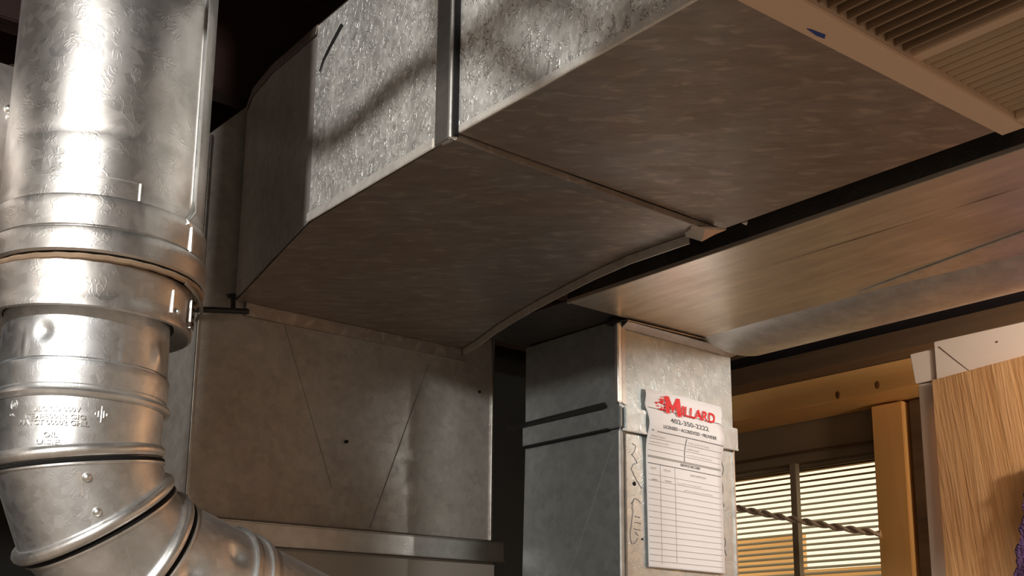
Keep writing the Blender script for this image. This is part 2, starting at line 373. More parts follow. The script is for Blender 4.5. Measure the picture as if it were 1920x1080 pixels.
hk = towel_pt(.5, 0)
build('hook', MB().tube([hk+Vector((0, -.01, -.02)), hk+Vector((0, -.012, .02)), hk+Vector((0, .0, .05)), hk+Vector((0, .03, .16))], .004, 8), M['cleat'], tw, True)

# ================================================================== supply plenum and furnace
ZB = .5                                  # underside of both trunks
PX = -1.4958
pl = thing('supply_plenum', (PX-.25, .91, .155), 'large dull galvanized plenum box with creased front below the wide transition', 'plenum')
A0, A1, B0, B1 = (.7798, .4803), (.8699, .2478), (1.0361, .4628), (.9367, .1936)
Y0, Y1, Z0, Z1 = .648, 1.1715, .172, .80
def pf(y, z, d=0): return (PX+d, y, z)
mb = MB()
ta, tb = (.66, .80), (1.10, .80)
vs = [pf(Y0, Z0), pf(Y0, .742), pf(ta[0]+.04, Z1), pf(A0[0], A0[1], .002), pf(A1[0], A1[1], .003), pf(.885, Z0, .002),
      pf(tb[0], Z1), pf(B0[0], B0[1], .004), pf(B1[0], B1[1], .005), pf(.93, Z0, .003), pf(Y1, Z1), pf(Y1, Z0)]
mb.add(vs, [(0, 5, 4, 3, 2, 1), (5, 9, 8, 4), (4, 8, 7, 3), (3, 7, 6, 2), (9, 11, 10, 6, 7, 8)])
build('front_panel', mb, M['plenum'], pl)
build('crease', MB().tube([pf(A0[0], A0[1], .0018), pf(A1[0], A1[1], .0028)], .0007, 5), M['caulk'], pl)
build('crease', MB().tube([pf(B0[0], B0[1], .0038), pf(B1[0], B1[1], .0048)], .0009, 5), M['caulk'], pl)
build('side_panel', MB().box((PX-.5, Y0, Z0), (PX-.0005, Y0+.002, .742)), M['plenum'], pl)
build('side_panel', MB().box((PX-.5, Y1-.002, Z0), (PX-.0005, Y1-.0005, Z1)), M['plenum'], pl)
build('back_panel', MB().box((PX-.5, Y0+.002, Z0), (PX-.498, Y1-.002, Z1)), M['plenum'], pl)
build('top_panel', MB().box((PX-.5, .70, Z1), (PX+.006, Y1, Z1+.002)), M['plenum'], pl)
build('sloped_panel', MB().prism([(PX-.0005, Y0, .742), (PX-.0005, .70, Z1), (PX-.5, .70, Z1), (PX-.5, Y0, .742)], (0, -.001, .002)), M['plenum'], pl)
build('edge_seam', MB().box((PX-.002, Y1-.004, Z0), (PX+.0035, Y1+.001, Z1)), M['cleat'], pl, bevel=.001)
build('edge_seam', MB().box((PX-.002, Y0-.001, Z0), (PX+.002, Y0+.004, .742)), M['cleat'], pl, bevel=.001)
build('band_cleat', MB().prism([(PX+.002, .632, .155), (PX+.014, .632, .155), (PX+.014, .632, .186), (PX+.010, .632, .190), (PX+.002, .632, .190)], (0, .556, 0)), M['cleat'], pl, bevel=.0012)
build('band_lip', MB().box((PX+.012, .632, .1555), (PX+.0165, 1.188, .158)), M['cleat'], pl, bevel=.0008)
build('flange', MB().prism([(PX+.001, .715, .5), (PX+.009, .715, .5), (PX+.007, .715, .4815), (PX+.001, .715, .4815)], (0, .395, 0)), M['under'], pl, bevel=.0006)
for (y, z) in ((.8903, .3192), (1.1425, .435)):
    build('screw_hole', MB().tube([(PX+.0015, y, z), (PX+.0075 if y < 1 else PX+.0025, y, z)], .0026, 10), M['hole'], pl)
fu = thing('furnace', (PX-.25, .91, ZF), 'tan painted furnace cabinet below the plenum band', 'furnace')
build('cabinet', MB().box((PX-.5, .644, ZF), (PX+.006, 1.178, .1545)), M['cabinet'], fu, bevel=.004)
build('access_door', MB().box((PX+.006, .67, ZF+.12), (PX+.014, 1.15, -.1)), M['cabinet'], fu, bevel=.004)

# ================================================================== transition between plenum and trunk
JX = -.848
tr = thing('duct_transition', (-1.17, .85, ZB), 'flared galvanized duct fitting joining the plenum box to the trunk', 'duct fitting')
far = [(-.858, 1.006), (-.888, .99), (-.988, .988), (-1.06, .996), (-1.129, 1.008), (-1.21, 1.024), (-1.284, 1.041), (-1.36, 1.062), (-1.419, 1.082), (-1.486, 1.100)]
near = [(JX, .618), (-1.151, .625), (-1.486, .697)]
mb = MB().prism([(x, y, ZB) for x, y in near]+[(x, y, ZB) for x, y in reversed(far)], (0, 0, .002))
build('bottom_panel', mb, M['under'], tr)
ZT = .753
nearT = [(JX, .618, ZT), (-1.151, .625, ZT), (-1.268, .650, .779), (-1.358, .670, .801), (-1.457, .691, .812), (-1.486, .697, .80)]
farT = [(JX, 1.005, ZT), (-1.129, 1.007, ZT), (-1.284, 1.04, .779), (-1.36, 1.061, .801), (-1.44, 1.087, .812), (-1.486, 1.099, .80)]
build('top_panel', MB().strip(nearT, farT, (0, 0, .002)), M['under'], tr)
build('top_hem', MB().strip([(x, y-.0012, z+.002) for x, y, z in nearT[1:]], [(x, y-.0035, z-.012) for x, y, z in nearT[1:]], (0, .0015, 0)), M['under'], tr)
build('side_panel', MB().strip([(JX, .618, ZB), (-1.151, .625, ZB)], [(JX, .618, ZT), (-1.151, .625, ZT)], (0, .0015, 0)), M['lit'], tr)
build('flared_panel', MB().strip([(x, y, ZB) for x, y, z in nearT[1:]], nearT[1:], (0, .0015, 0)), M['plenum'], tr)
build('curved_panel', MB().strip([(x, y, ZB) for x, y in far], [(x, y, ZT) for x, y in far], (0, -.0015, 0)), M['under'], tr)
f2 = far[1:]
build('curved_seam', MB().strip([(x, y, ZB+.001) for x, y in f2], [(x, y+.001, ZB-.011) for x, y in f2], (0, .0025, 0)), M['plenum'], tr)
build('hem', MB().prism([(-1.151, .6245, ZB-.001), (-1.151, .6215, ZB-.001), (-1.151, .6215, ZB+.010), (-1.151, .6245, ZB+.010)], (.262, -.0055, 0)), M['hem'], tr, bevel=.0008)
build('drive_cleat', MB().box((JX-.036, .6145, ZB-.002), (JX-.007, .6185, ZT)), M['cleat'], tr, bevel=.001)
build('slip_edge', MB().box((JX-.007, .609, ZB-.006), (JX-.0015, .6175, ZT)), M['bead'], tr, bevel=.0015)
build('bottom_cleat', MB().prism([(JX-.028, .616, ZB), (JX-.024, .616, ZB-.004), (JX-.002, .616, ZB-.007), (JX-.0005, .616, ZB-.0065), (JX-.0005, .616, ZB)], (0, .376, 0)), M['under'], tr, bevel=.0006)
# crumpled tab of the cleat, bent over at the far corner
g0 = [onz(1284, 437, .494), onz(1296, 430, .490), onz(1322, 430, .488), onz(1362, 431, .4955)]
g1 = [onz(1286, 444, .492), onz(1300, 448, .484), onz(1316, 453, .480), onz(1340, 440, .489)]
build('bent_tab', MB().strip(g0, g1, (0, 0, .003)), M['ret'], tr, True)
# thin black seam line curling over the shoulder of the fitting
c0 = [onx(640, 47, -1.085)]
pts = [ony(641, 46, .6215), ony(630, 66, .6217), ony(617, 90, .622), ony(606, 112, .6223), ony(599, 134, .6226)]
build('seam_gap', MB().tube(pts, lambda t: .0018-.001*t, 6), M['hole'], tr)

# ================================================================== supply trunk
st = thing('supply_duct', (-.68, .81, ZB), 'rectangular galvanized trunk duct with bright spangled side at top centre', 'duct')
TX = -.513
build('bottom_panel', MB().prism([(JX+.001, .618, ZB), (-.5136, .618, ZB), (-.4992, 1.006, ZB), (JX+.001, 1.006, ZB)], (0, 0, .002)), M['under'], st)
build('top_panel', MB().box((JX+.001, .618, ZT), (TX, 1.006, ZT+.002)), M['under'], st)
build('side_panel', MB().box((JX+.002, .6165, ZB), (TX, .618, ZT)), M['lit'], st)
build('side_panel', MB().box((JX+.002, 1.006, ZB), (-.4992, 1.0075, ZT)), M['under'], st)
build('bottom_hem', MB().prism([(JX+.004, .615, ZB-.001), (JX+.004, .6185, ZB-.001), (JX+.004, .6185, ZB+.007), (JX+.004, .615, ZB+.007)], (TX-JX-.005, 0, 0)), M['hem'], st, bevel=.0008)
build('seam_gap', MB().box((JX-.001, .612, ZB-.003), (JX+.0022, .6175, ZT)), M['hole'], st)
build('torn_lip', MB().prism([onz(1391, 419, .4995), onz(1402, 416, .4995), onz(1400, 423, .497)], (0, 0, .0015)), M['ret'], st)
tag(build('blue_tape_piece', MB().prism([onz(1512, 54, .4935), onz(1522, 56, .4935), onz(1548, 66, .4935), onz(1546, 73, .4935), onz(1530, 67, .4935)], (0, 0, .001)), M['tape']), 'scrap of blue masking tape on the tan board edge', 'tape')

# ================================================================== ribbed wooden grille right of the trunk
gr = thing('ribbed_grille', (-.1, .8, .5), 'tan framed ribbed wooden panel at the end of the trunk', 'grille')
build('end_board', MB().prism([(-.5135, .30, .494), (-.485, .30, .494), (-.4735, .985, .494), (-.474, 1.009, .494), (-.499, 1.009, .494), (-.5135, .62, .494)], (0, 0, .05)), M['board'], gr, bevel=.001)
build('long_board', MB().box((-.4735, .986, .494), (.6, 1.009, .544)), M['boardx'], gr, bevel=.001)
build('divider', MB().box((-.478, .818, .499), (.6, .832, .535)), M['boardx'], gr, bevel=.001)
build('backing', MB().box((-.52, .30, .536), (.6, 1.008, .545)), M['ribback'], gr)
k = 0
y = .806
while y > .30:
    xl = -.485+(y-.30)/.685*.0115
    build('rib', MB().prism([(xl-.002, y-.0012, .499), (xl-.002, y+.0012, .499), (xl-.002, y+.0012, .534), (xl-.002, y-.0012, .534)], (1.08, 0, 0)), M['ribshade'], gr)
    y -= .0128
y = .8375
while y < .982:
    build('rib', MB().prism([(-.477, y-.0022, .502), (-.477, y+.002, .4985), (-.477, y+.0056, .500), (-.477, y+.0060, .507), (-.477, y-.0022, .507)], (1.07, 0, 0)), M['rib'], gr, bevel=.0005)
    y += .0114
build('back_strip', MB().box((-.477, .832, .507), (.6, .986, .512)), M['rib'], gr)

# ================================================================== return trunk and drop
rt = thing('return_duct', (-.9, 1.28, ZB), 'return trunk duct with smooth tan streaked underside above the paper form', 'duct')
RX0, RX1 = -1.185, .6
build('bottom_panel', MB().box((RX0, 1.062, ZB), (RX1, 1.345, ZB+.002)), M['ret'], rt)
# the far edge rolls up into the side
def roll(u, v):
    x = RX0+u*(RX1-RX0); a = v*math.pi*.5
    return Vector((x, 1.345+.155*v, ZB-.013*math.sin(math.pi*v)**.8))
build('rolled_edge', MB().grid(roll, 12, 14), M['belly'], rt, True)
build('far_panel', MB().box((RX0, 1.499, ZB), (RX1, 1.5005, .77)), M['ret'], rt)
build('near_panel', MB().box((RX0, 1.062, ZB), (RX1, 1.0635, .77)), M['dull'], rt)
build('top_panel', MB().box((RX0, 1.062, .77), (RX1, 1.5, .772)), M['under'], rt)
w0, w1, w2 = onz(1606, 551, .4975), onz(1919, 436, .4975), onz(1919, 478, .4975)
e1 = w1+(w1-w0)*1.0; e2 = w2+(w2-w0)*1.0
build('lit_wedge', MB().prism([w0, w1, e1, e2, w2], (0, 0, .002)), M['bead'], rt)  # pale metal sheet drawn where a patch of light falls on the underside
build('near_lip', MB().box((RX0, 1.060, ZB-.002), (RX1, 1.064, ZB+.004)), M['ret'], rt, bevel=.0006)
s0, s1 = onz(1420, 500, .4993), onz(1760, 404, .4993)
build('scratch', MB().tube([onz(1448, 497, .4995), onz(1600, 450, .4995), onz(1746, 405, .4995)], lambda t: .0004*math.sin(.1+2.9*t), 5), M['plate'], rt)
build('scratch', MB().tube([onz(1788, 392, .4995), onz(1850, 372, .4995), onz(1919, 350, .4995)], lambda t: .0004*math.sin(.1+2.9*t), 5), M['plate'], rt)

DX, DY0, DY1, DXB = -1.1976, 1.176, 1.431, -1.4145
dr = thing('return_drop', (-1.306, 1.303, ZF), 'upright galvanized return duct that carries the taped paper form', 'duct')
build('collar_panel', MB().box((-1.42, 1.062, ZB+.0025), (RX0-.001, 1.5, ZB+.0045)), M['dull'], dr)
mb = MB()
build('front_panel', MB().box((DX-.002, DY0, ZF), (DX, DY1, ZB)), M['drop'], dr)
# side: shallow cross break in the lower sheet, flat upper sheet
zc = .333
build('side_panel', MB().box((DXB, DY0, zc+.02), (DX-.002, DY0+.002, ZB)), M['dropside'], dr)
mb = MB()
v = [(DX-.002, DY0, zc), (DXB, DY0, zc), (DXB, DY0, -.6), (DX-.002, DY0, -.6), (-1.2058, DY0-.0005, zc-.008), (-1.4145, DY0-.010, -.098)]
mb.add(v, [(0, 4, 1), (1, 4, 5), (1, 5, 2), (0, 3, 5, 4), (2, 5, 3)])
build('crease', MB().tube([v[4], v[5]], .0006, 5), M['caulk'], dr)
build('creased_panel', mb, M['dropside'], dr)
build('side_panel', MB().box((DXB, DY0, ZF), (DX-.002, DY0+.002, -.6)), M['drop'], dr)
build('far_panel', MB().box((DXB, DY1-.002, ZF), (DX-.002, DY1, ZB)), M['drop'], dr)
build('back_panel', MB().box((DXB, DY0+.002, ZF), (DXB+.002, DY1-.002, ZB)), M['drop'], dr)
build('band_cleat', MB().box((DX, DY0+.004, .331), (DX+.008, DY1+.004, .366)), M['drop'], dr, bevel=.0015)
build('band_lip', MB().box((DX+.006, DY0-.002, .329), (DX+.0088, DY1+.004, .3325)), M['drop'], dr, bevel=.001)
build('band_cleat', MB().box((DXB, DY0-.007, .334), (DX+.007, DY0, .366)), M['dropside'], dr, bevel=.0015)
build('slip_bar', MB().prism([(DXB-.035, DY0-.008, .3655), (DX-.026, DY0-.008, .3655), (DX-.022, DY0-.016, .373), (DXB-.03, DY0-.016, .370)], (0, .008, 0.002)), M['black'], dr)
build('band_gap', MB().box((DXB, DY0-.0085, .3325), (DX-.018, DY0-.001, .335)), M['hole'], dr)
# corner seams
build('corner_seam', MB().box((DX-.004, DY0-.006, .372), (DX+.004, DY0+.003, ZB-.004)), M['bead'], dr, bevel=.0015)
build('corner_seam', MB().prism([(DX+.0005, DY0+.003, .372), (DX+.0005, DY0+.012, .369), (DX+.0005, DY0+.012, ZB-.004), (DX+.0005, DY0+.003, ZB-.004)], (.002, 0, 0)), M['cleat'], dr, bevel=.0006)
build('corner_seam', MB().tube([(DX+.002, DY0-.001, zc-.004), (DX+.002, DY0-.001, -.8)], .0035, 8), M['bead'], dr, True)
build('corner_seam', MB().tube([(DX+.001, DY0+.009, zc-.006), (DX+.001, DY0+.0085, -.8)], .0018, 6), M['cleat'], dr, True)
build('edge_seam', MB().box((DX-.002, DY1-.004, ZF), (DX+.002, DY1+.001, .331)), M['cleat'], dr, bevel=.001)
build('top_flange', MB().prism([(DX+.001, DY0+.002, ZB-.0005), (DX+.016, DY0+.004, ZB-.003), (DX+.022, DY1+.018, ZB-.002), (DX+.001, DY1+.012, ZB-.0005)], (0, 0, -.0015)), M['cleat'], dr)
build('top_flange', MB().prism([(DX+.001, DY0+.004, ZB-.012), (DX+.001, DY1, ZB-.014), (DX+.015, DY1+.012, ZB-.006), (DX+.013, DY0+.006, ZB-.004)], (.0012, 0, -.001)), M['bead'], dr)
build('corner_gap', MB().ball((DX-.006, DY0-.006, ZB-.004), .012, (1.1, .7, .45)), M['hole'], dr, True)
mb = MB()
hl = onx(1189, 907, DX)
build('screw_hole', MB().tube([hl, hl+Vector((.001, 0, 0))], .0032, 10), M['hole'], dr)
hl = onx(1204, 1011, DX)
build('screw_hole', MB().tube([hl, hl+Vector((.001, 0, 0))], .0016, 8), M['hole'], dr)
def squig(pp, r=.0005):
    P = [onx(x, y_, DX+.0004) for x, y_ in pp]; out = []
    for i in range(len(P)-1):
        for k in range(4): out.append(P[i].lerp(P[i+1], k/4)+Vector((0, random.uniform(-.0007, .0007), random.uniform(-.0007, .0007))))
    return MB().tube(out+[P[-1]], r, 5)
for pp in ([(1186, 831), (1193, 836), (1190, 846), (1184, 852), (1190, 858), (1195, 868), (1186, 872), (1184, 880), (1189, 892), (1196, 905), (1204, 916)],
           [(1184, 945), (1190, 935), (1197, 938), (1201, 943)], [(1188, 938), (1185, 950), (1187, 962), (1184, 985), (1182, 1005), (1184, 1020), (1191, 1018), (1196, 1009)],
           [(1190, 968), (1200, 971)], [(1190, 980), (1202, 982)], [(1189, 991), (1201, 994)], [(1190, 998), (1197, 1004)],
           [(1353, 900), (1356, 920), (1353, 935), (1358, 950)], [(1354, 1000), (1361, 1015), (1358, 1030), (1363, 1042)], [(1352, 860), (1357, 880), (1354, 892)]):
    build('sealant_trace', squig(pp), M['caulk'], dr)

# ------------------------------------------------------------------ paper service form taped to the drop
fm = thing('service_form', (DX+.006, 1.31, .133), 'white paper service form with red heading taped to the return duct', 'paper')
ZPT, ZPB = .4015, .1335
def prof(z):           # how far the sheet stands off the duct as it runs over the band
    e = .0045+.009*math.exp(-((z-.348)/.022)**2)+.003*math.exp(-((z-.392)/.01)**2)-.0015*math.exp(-((z-.375)/.006)**2)
    return e
def ppos(y, z, lift=0):
    u = (y-1.2265)/.17
    return Vector((DX+prof(z)+lift+.0012*math.sin(u*3.1), y, z-.005*(u if z > .36 else u)*(1 if z > .2 else .4)))
def sheet(u, v):
    z = ZPT+(ZPB-ZPT)*v
    l = 1.2245+.0028*v; r = 1.395+.0015*v
    return ppos(l+(r-l)*u, z)
pob = build('sheet', MB().grid(sheet, 14, 90), M['paper'], fm, True)
sd = pob.modifiers.new('thickness', 'SOLIDIFY'); sd.thickness = .0004; sd.offset = -1
build('heading_flap', MB().grid(lambda u, v: ppos(1.2248+.1702*u, .4013-.029*v, .0004+.0022*v), 14, 14), M['paper'], fm, True)
def mark(name, y0, z0, y1, z1, th, mat, lift=.0005, n=10):
    A = [ppos(y0+(y1-y0)*i/n, z0+(z1-z0)*i/n+th/2, lift) for i in range(n+1)]
    B = [ppos(y0+(y1-y0)*i/n, z0+(z1-z0)*i/n-th/2, lift) for i in range(n+1)]
    return MB().strip(A, B, (.0001, 0, 0))
def vmark(y, z0, z1, th, n=24):
    A = [ppos(y-th/2, z0+(z1-z0)*i/n, .0005) for i in range(n+1)]; B = [ppos(y+th/2, z0+(z1-z0)*i/n, .0005) for i in range(n+1)]
    return MB().strip(A, B, (.0001, 0, 0))
def letters(body, size, bold=0., ext=0., width=None):
    cu = bpy.data.curves.new('lettering', 'FONT'); cu.body = body; cu.size = size; cu.offset = bold; cu.extrude = ext; cu.resolution_u = 3
    o = bpy.data.objects.new('lettering', cu); COL.objects.link(o)
    dg = bpy.context.evaluated_depsgraph_get(); dg.update()
    me = bpy.data.meshes.new_from_object(o.evaluated_get(dg))
    vs = [v.co.copy() for v in me.vertices]; fs = [tuple(p.vertices) for p in me.polygons]
    bpy.data.objects.remove(o); bpy.data.curves.remove(cu); bpy.data.meshes.remove(me)
    x0 = min(v.x for v in vs); x1 = max(v.x for v in vs)
    sc = width/(x1-x0) if width else 1
    for v in vs: v.x = (v.x-x0)*sc
    return vs, fs
def print_text(name, body, y, z, size, mat, bold=0., width=None, lift=.0005, slope=0.):
    vs, fs = letters(body, size, bold, 0, width)
    return build(name, MB().add([ppos(y+v.x, z+v.y+slope*v.x, lift) for v in vs], fs), mat, fm)
HL = .0031
# big M with the streaks on its left, then ILLARD
M_pts = [(1.2628, .3685), (1.2632, .3950), (1.2705, .3950), (1.2795, .3810), (1.2872, .3950), (1.2945, .3950), (1.2972, .3668), (1.2880, .3668), (1.2868, .3820), (1.2797, .3712), (1.2712, .3830), (1.2715, .3685)]
mb = MB(); mb.add([ppos(y_, z_, HL) for y_, z_ in M_pts], [(0, 1, 2, 10, 11), (2, 3, 9, 10), (3, 4, 8, 9), (4, 5, 6, 7, 8)])
build('heading_initial', mb, M['red'], fm)
print_text('heading_letters', 'ILLARD', 1.3003, .3708, .0212, M['red'], .00045, .078, HL)
mb = MB()
for k in range(26):
    z_ = random.uniform(.3715, .3935); yl = 1.2640-random.uniform(.004, .026)*(1-abs((z_-.383)/.016)*.5); th = random.uniform(.0006, .0022)
    yr = yl+random.uniform(.003, .011); yr = min(yr, 1.2645)
    sl = random.uniform(-.08, .12)*(yr-yl)
    mb.add([ppos(yl, z_, HL), ppos(yl+.4*(yr-yl), z_+th/2+sl, HL), ppos(yr, z_+th*.6+sl, HL), ppos(yr, z_-th*.6+sl, HL), ppos(yl+.4*(yr-yl), z_-th/2, HL)], [(0, 1, 2, 3, 4)])
build('heading_streaks', mb, M['red'], fm)
print_text('phone_number', '402-350-2222', 1.2712, .3540, .0110, M['ink'], .00012, .086, .0006)
print_text('small_line', 'LICENSED \u2022 ACCREDITED \u2022 PROVIDER', 1.2545, .3430, .0070, M['ink'], .0001, .120, .0006)
build('rule', mark('r', 1.2433, .3362, 1.3935, .3362, .0010, M['ink']), M['ink'], fm)
build('tick', mark('r', 1.2315, .3370, 1.2355, .3370, .0014, M['ink']), M['ink'], fm)
build('rule', vmark(1.3075, .3345, .2990, .0012, 8), M['ink'], fm)
for z_, a_, b_ in ((.3255, 1.2285, 1.3055), (.3165, 1.2285, 1.3055), (.3075, 1.2285, 1.3055), (.3255, 1.3095, 1.3925), (.3165, 1.3095, 1.3925), (.3075, 1.3095, 1.3925)):
    build('rule', mark('r', a_, z_, b_, z_, .0006, M['faint']), M['faint'], fm)
build('shaded_rule', mark('r', 1.2285, .2985, 1.3925, .2985, .0032, M['ink']), M['faint'], fm)
build('rule', mark('r', 1.2285, .2880, 1.3925, .2880, .0010, M['ink']), M['ink'], fm)
print_text('table_title', 'SERVICE RECORD', 1.2985, .2922, .0052, M['ink'], .0001, .045)
print_text('column_title', 'DATE', 1.2345, .2795, .0042, M['faint'], 0, .0115)
print_text('column_title', 'TECH', 1.2610, .2795, .0042, M['faint'], 0, .0150)
print_text('column_title', 'DESCRIPTION', 1.3200, .2790, .0042, M['faint'], 0, .036)
for i in range(15):
    z_ = .2715-i*.0092
    build('rule', mark('r', 1.2290, z_, 1.3910, z_, .00055, M['faint']), M['faint'], fm)
build('rule', vmark(1.2545, .2870, .139, .0006), M['faint'], fm)
build('rule', vmark(1.2860, .2870, .143, .0006), M['faint'], fm)
def scribble(y0, z0, ln, amp=.0016, n=26):
    pts = [ppos(y0+ln*i/n+.0008*math.sin(i*2.1), z0+amp*math.sin(i*1.7+z0*900)*random.uniform(.3, 1), .0007) for i in range(n+1)]
    return MB().tube(pts, .00022, 4)
for (y_, z_, l_) in ((1.231, .3290, .03), (1.230, .3205, .042), (1.312, .3290, .05), (1.312, .3200, .028), (1.312, .3110, .06), (1.236, .2640, .012), (1.264, .2650, .014), (1.290, .2650, .056), (1.305, .2555, .066)):
    build('handwriting', scribble(y_, z_, l_), M['faint'], fm)
for (y_, z_) in ((1.231, .397), (1.385, .395)):
    pass

# ================================================================== vent pipe
AX = Vector((-1.0813, .3611, 0))
VC = Vector((-AX.x, -AX.y, 0)).normalized()             # from the axis towards the room
VR = Vector((-VC.y, VC.x, 0))
UPA = AX+VR*.005
def zfront(py, r, axis=AX):
    p = axis+VC*r; lo, hi = -1., 3.
    for _ in range(50):
        m_ = (lo+hi)/2; q_ = Vector((p.x, p.y, m_)); y_ = PPY-F_PX*q_.dot(UP)/q_.dot(fw)
        if y_ > py: lo = m_
        else: hi = m_
    return lo
def lathe(prof_, axis, bumps=(), n=144, sub=.006):
    P = []
    for (r0, z0), (r1, z1) in zip(prof_, prof_[1:]):
        k = max(1, int(math.hypot(r1-r0, z1-z0)/sub))
        P += [(r0+(r1-r0)*i/k, z0+(z1-z0)*i/k) for i in range(k)]
    P.append(prof_[-1])
    def fn(u, v):
        r, z = P[min(len(P)-1, int(round(v*(len(P)-1))))]; t = 2*math.pi*u
        tt = (t+math.pi) % (2*math.pi)-math.pi
        for (bt, bz, st_, sz, amp) in bumps: r += amp*math.exp(-((tt-bt)*r/st_)**2-((z-bz)/sz)**2)
        return axis+(VC*math.cos(t)+VR*math.sin(t))*r+Vector((0, 0, z))
    return MB().grid(fn, n, len(P), True)
def on_pipe(axis, r, t, z): return axis+(VC*math.cos(t)+VR*math.sin(t))*r+Vector((0, 0, z))
zt = 1.06
z_lip, z_gr, z_bd, z_c0, z_c1 = zfront(366, .0945), zfront(428, .0955), zfront(480, .097), zfront(492, .092), zfront(572, .092)
vp = thing('vent_pipe', (UPA.x, UPA.y, z_c1), 'thick double-wall round vent pipe rising at left in front of the plenum', 'pipe')
build('outer_jacket', lathe([(.0915, zt), (.0925, z_lip+.012), (.0935, z_lip+.004), (.0935, z_lip)], UPA, ((-.25, zfront(243, .0925), .07, .005, -.0009),), 144, .004), M['pipe'], vp, True)
build('collar', lathe([(.0935, z_lip+.001), (.0955, z_lip), (.0962, z_lip-.002), (.0957, z_gr+.0035), (.0930, z_gr+.003), (.0930, z_gr)], UPA, ((.35, z_lip-.012, .002, .006, .0012), (-.75, z_lip-.008, .004, .004, .0016))), M['pipe'], vp, True)
build('collar', lathe([(.0930, z_gr+.0015), (.0930, z_gr+.0008), (.0980, z_gr+.0006), (.0988, z_gr-.001), (.0985, z_bd+.006), (.0965, z_bd+.004), (.090, z_bd+.004)], UPA), M['pipe'], vp, True)
build('rope_gasket', MB().tube([on_pipe(UPA, .0945, t*2*math.pi/96, z_bd-.0002+.0003*math.sin(t*1.9)) for t in range(96)], .0029, 8, True), M['tan'], vp, True)
build('lower_collar', lathe([(.088, z_bd-.002), (.0925, z_c0+.002), (.0928, z_c0), (.0915, z_c1+.010), (.0925, z_c1+.007), (.0925, z_c1), (.090, z_c1-.001), (.076, z_c1+.008)], AX+VR*.001), M['pipe'], vp, True)
ts = math.radians(57)
build('lock_seam', MB().tube([on_pipe(UPA, .0925, ts, zt), on_pipe(UPA, .0935, ts, z_lip+.025), on_pipe(UPA, .0945, ts-.01, z_lip+.012), on_pipe(UPA, .0955, ts-.13, z_lip-.001), on_pipe(UPA, .0963, ts-.13, z_lip-.003), on_pipe(UPA, .0963, ts-.06, z_lip-.005), on_pipe(UPA, .0965, ts-.06, z_gr+.002)], .0022, 8), M['bead'], vp, True)
build('jacket_lap', MB().grid(lambda u, v: on_pipe(UPA, .0945-.0006*(u > .5)*0, -.75+1.05*u, z_lip+.0005+.0165*v), 40, 3).grid(lambda u, v: on_pipe(UPA, .0945-.0015*v, -.75+1.05*u, z_lip+.017+.0003*v), 40, 2).grid(lambda u, v: on_pipe(UPA, .0945-.0015*v, .30, z_lip+.017*u), 3, 2), M['pipe'], vp, True)
build('jacket_lap_edge', MB().tube([on_pipe(UPA, .0941, -.72+1.02*i/24, z_lip+.0176) for i in range(25)], .0009, 6), M['bead'], vp, True)
build('jacket_lap_edge', MB().tube([on_pipe(UPA, .0943, .30, z_lip+.0175), on_pipe(UPA, .0943, .30, z_lip+.001)], .0013, 6), M['bead'], vp, True)
cl = build('clamp', MB().grid(lambda u, v: on_pipe(AX+VR*.001, .0955, 1.17+.14*u, z_c1+.004+.034*v), 6, 4).grid(lambda u, v: on_pipe(AX+VR*.001, .0925+.003*v, 1.17, z_c1+.004+.034*u), 4, 2), M['cleat'], vp)
for k in range(4):
    z_ = z_c1+.008+k*.007
    build('slot', MB().grid(lambda u, v: on_pipe(AX+VR*.001, .0959, 1.205+.075*u, z_+.0028*v), 4, 2), M['hole'], cl)
build('crimp', MB().tube([on_pipe(AX+VR*.001, .0928, .84, z_c0-.008), on_pipe(AX+VR*.001, .0925, .84, z_c1+.010)], .0013, 6), M['bead'], vp, True)
build('screw', MB().ball(on_pipe(AX+VR*.001, .093, .93, z_c1+.013), .003), M['bead'], vp, True)
build('clamp_wire', MB().tube([on_pipe(UPA, .096, .9+.06*i, z_bd-.003-.0012*i) for i in range(12)], .002, 6), M['cleat'], vp, True)

# lower single-wall pipe and elbow: one fitting of turning gores
RG = .0708
zs0, zs1, zs2, zs3 = zfront(676, .0745), zfront(683, .0745), zfront(727, .0745), zfront(743, .0745)
pe = thing('pipe_elbow', (AX.x, AX.y, .06), 'bright adjustable round elbow with raised beads at lower left', 'pipe elbow')
tD = lambda px, py: None
build('upper_sleeve', lathe([(.0735, z_c1+.014), (.0745, zs0+.0035), (.0722, zs0+.003), (.0722, zs0)], AX,
      ((-.86+.36, zfront(622, .075), .008, .008, -.0045), (-.86+.36, zfront(622, .075), .014, .014, .002), (.95, zfront(640, .075), .007, .011, .0035), (-.74, zfront(645, .075), .0015, .012, .0012), (.42, zfront(655, .075), .0015, .012, .0012)), 200, .003), M['elbow'], pe, True)
build('sleeve_band', lathe([(.0722, zs0+.001), (.0760, zs0+.0008), (.0766, zs0-.001), (.0755, zs2+.004), (.0735, zs2+.0035), (.0735, zs2)], AX), M['elbow'], pe, True)
build('bead', lathe([(.0735, zs2+.0015), (.0785, zs2-.0015), (.0795, (zs2+zs3)/2), (.0785, zs3+.0012), (.0745, zs3)], AX, (), 144, .002), M['bead'], pe, True)
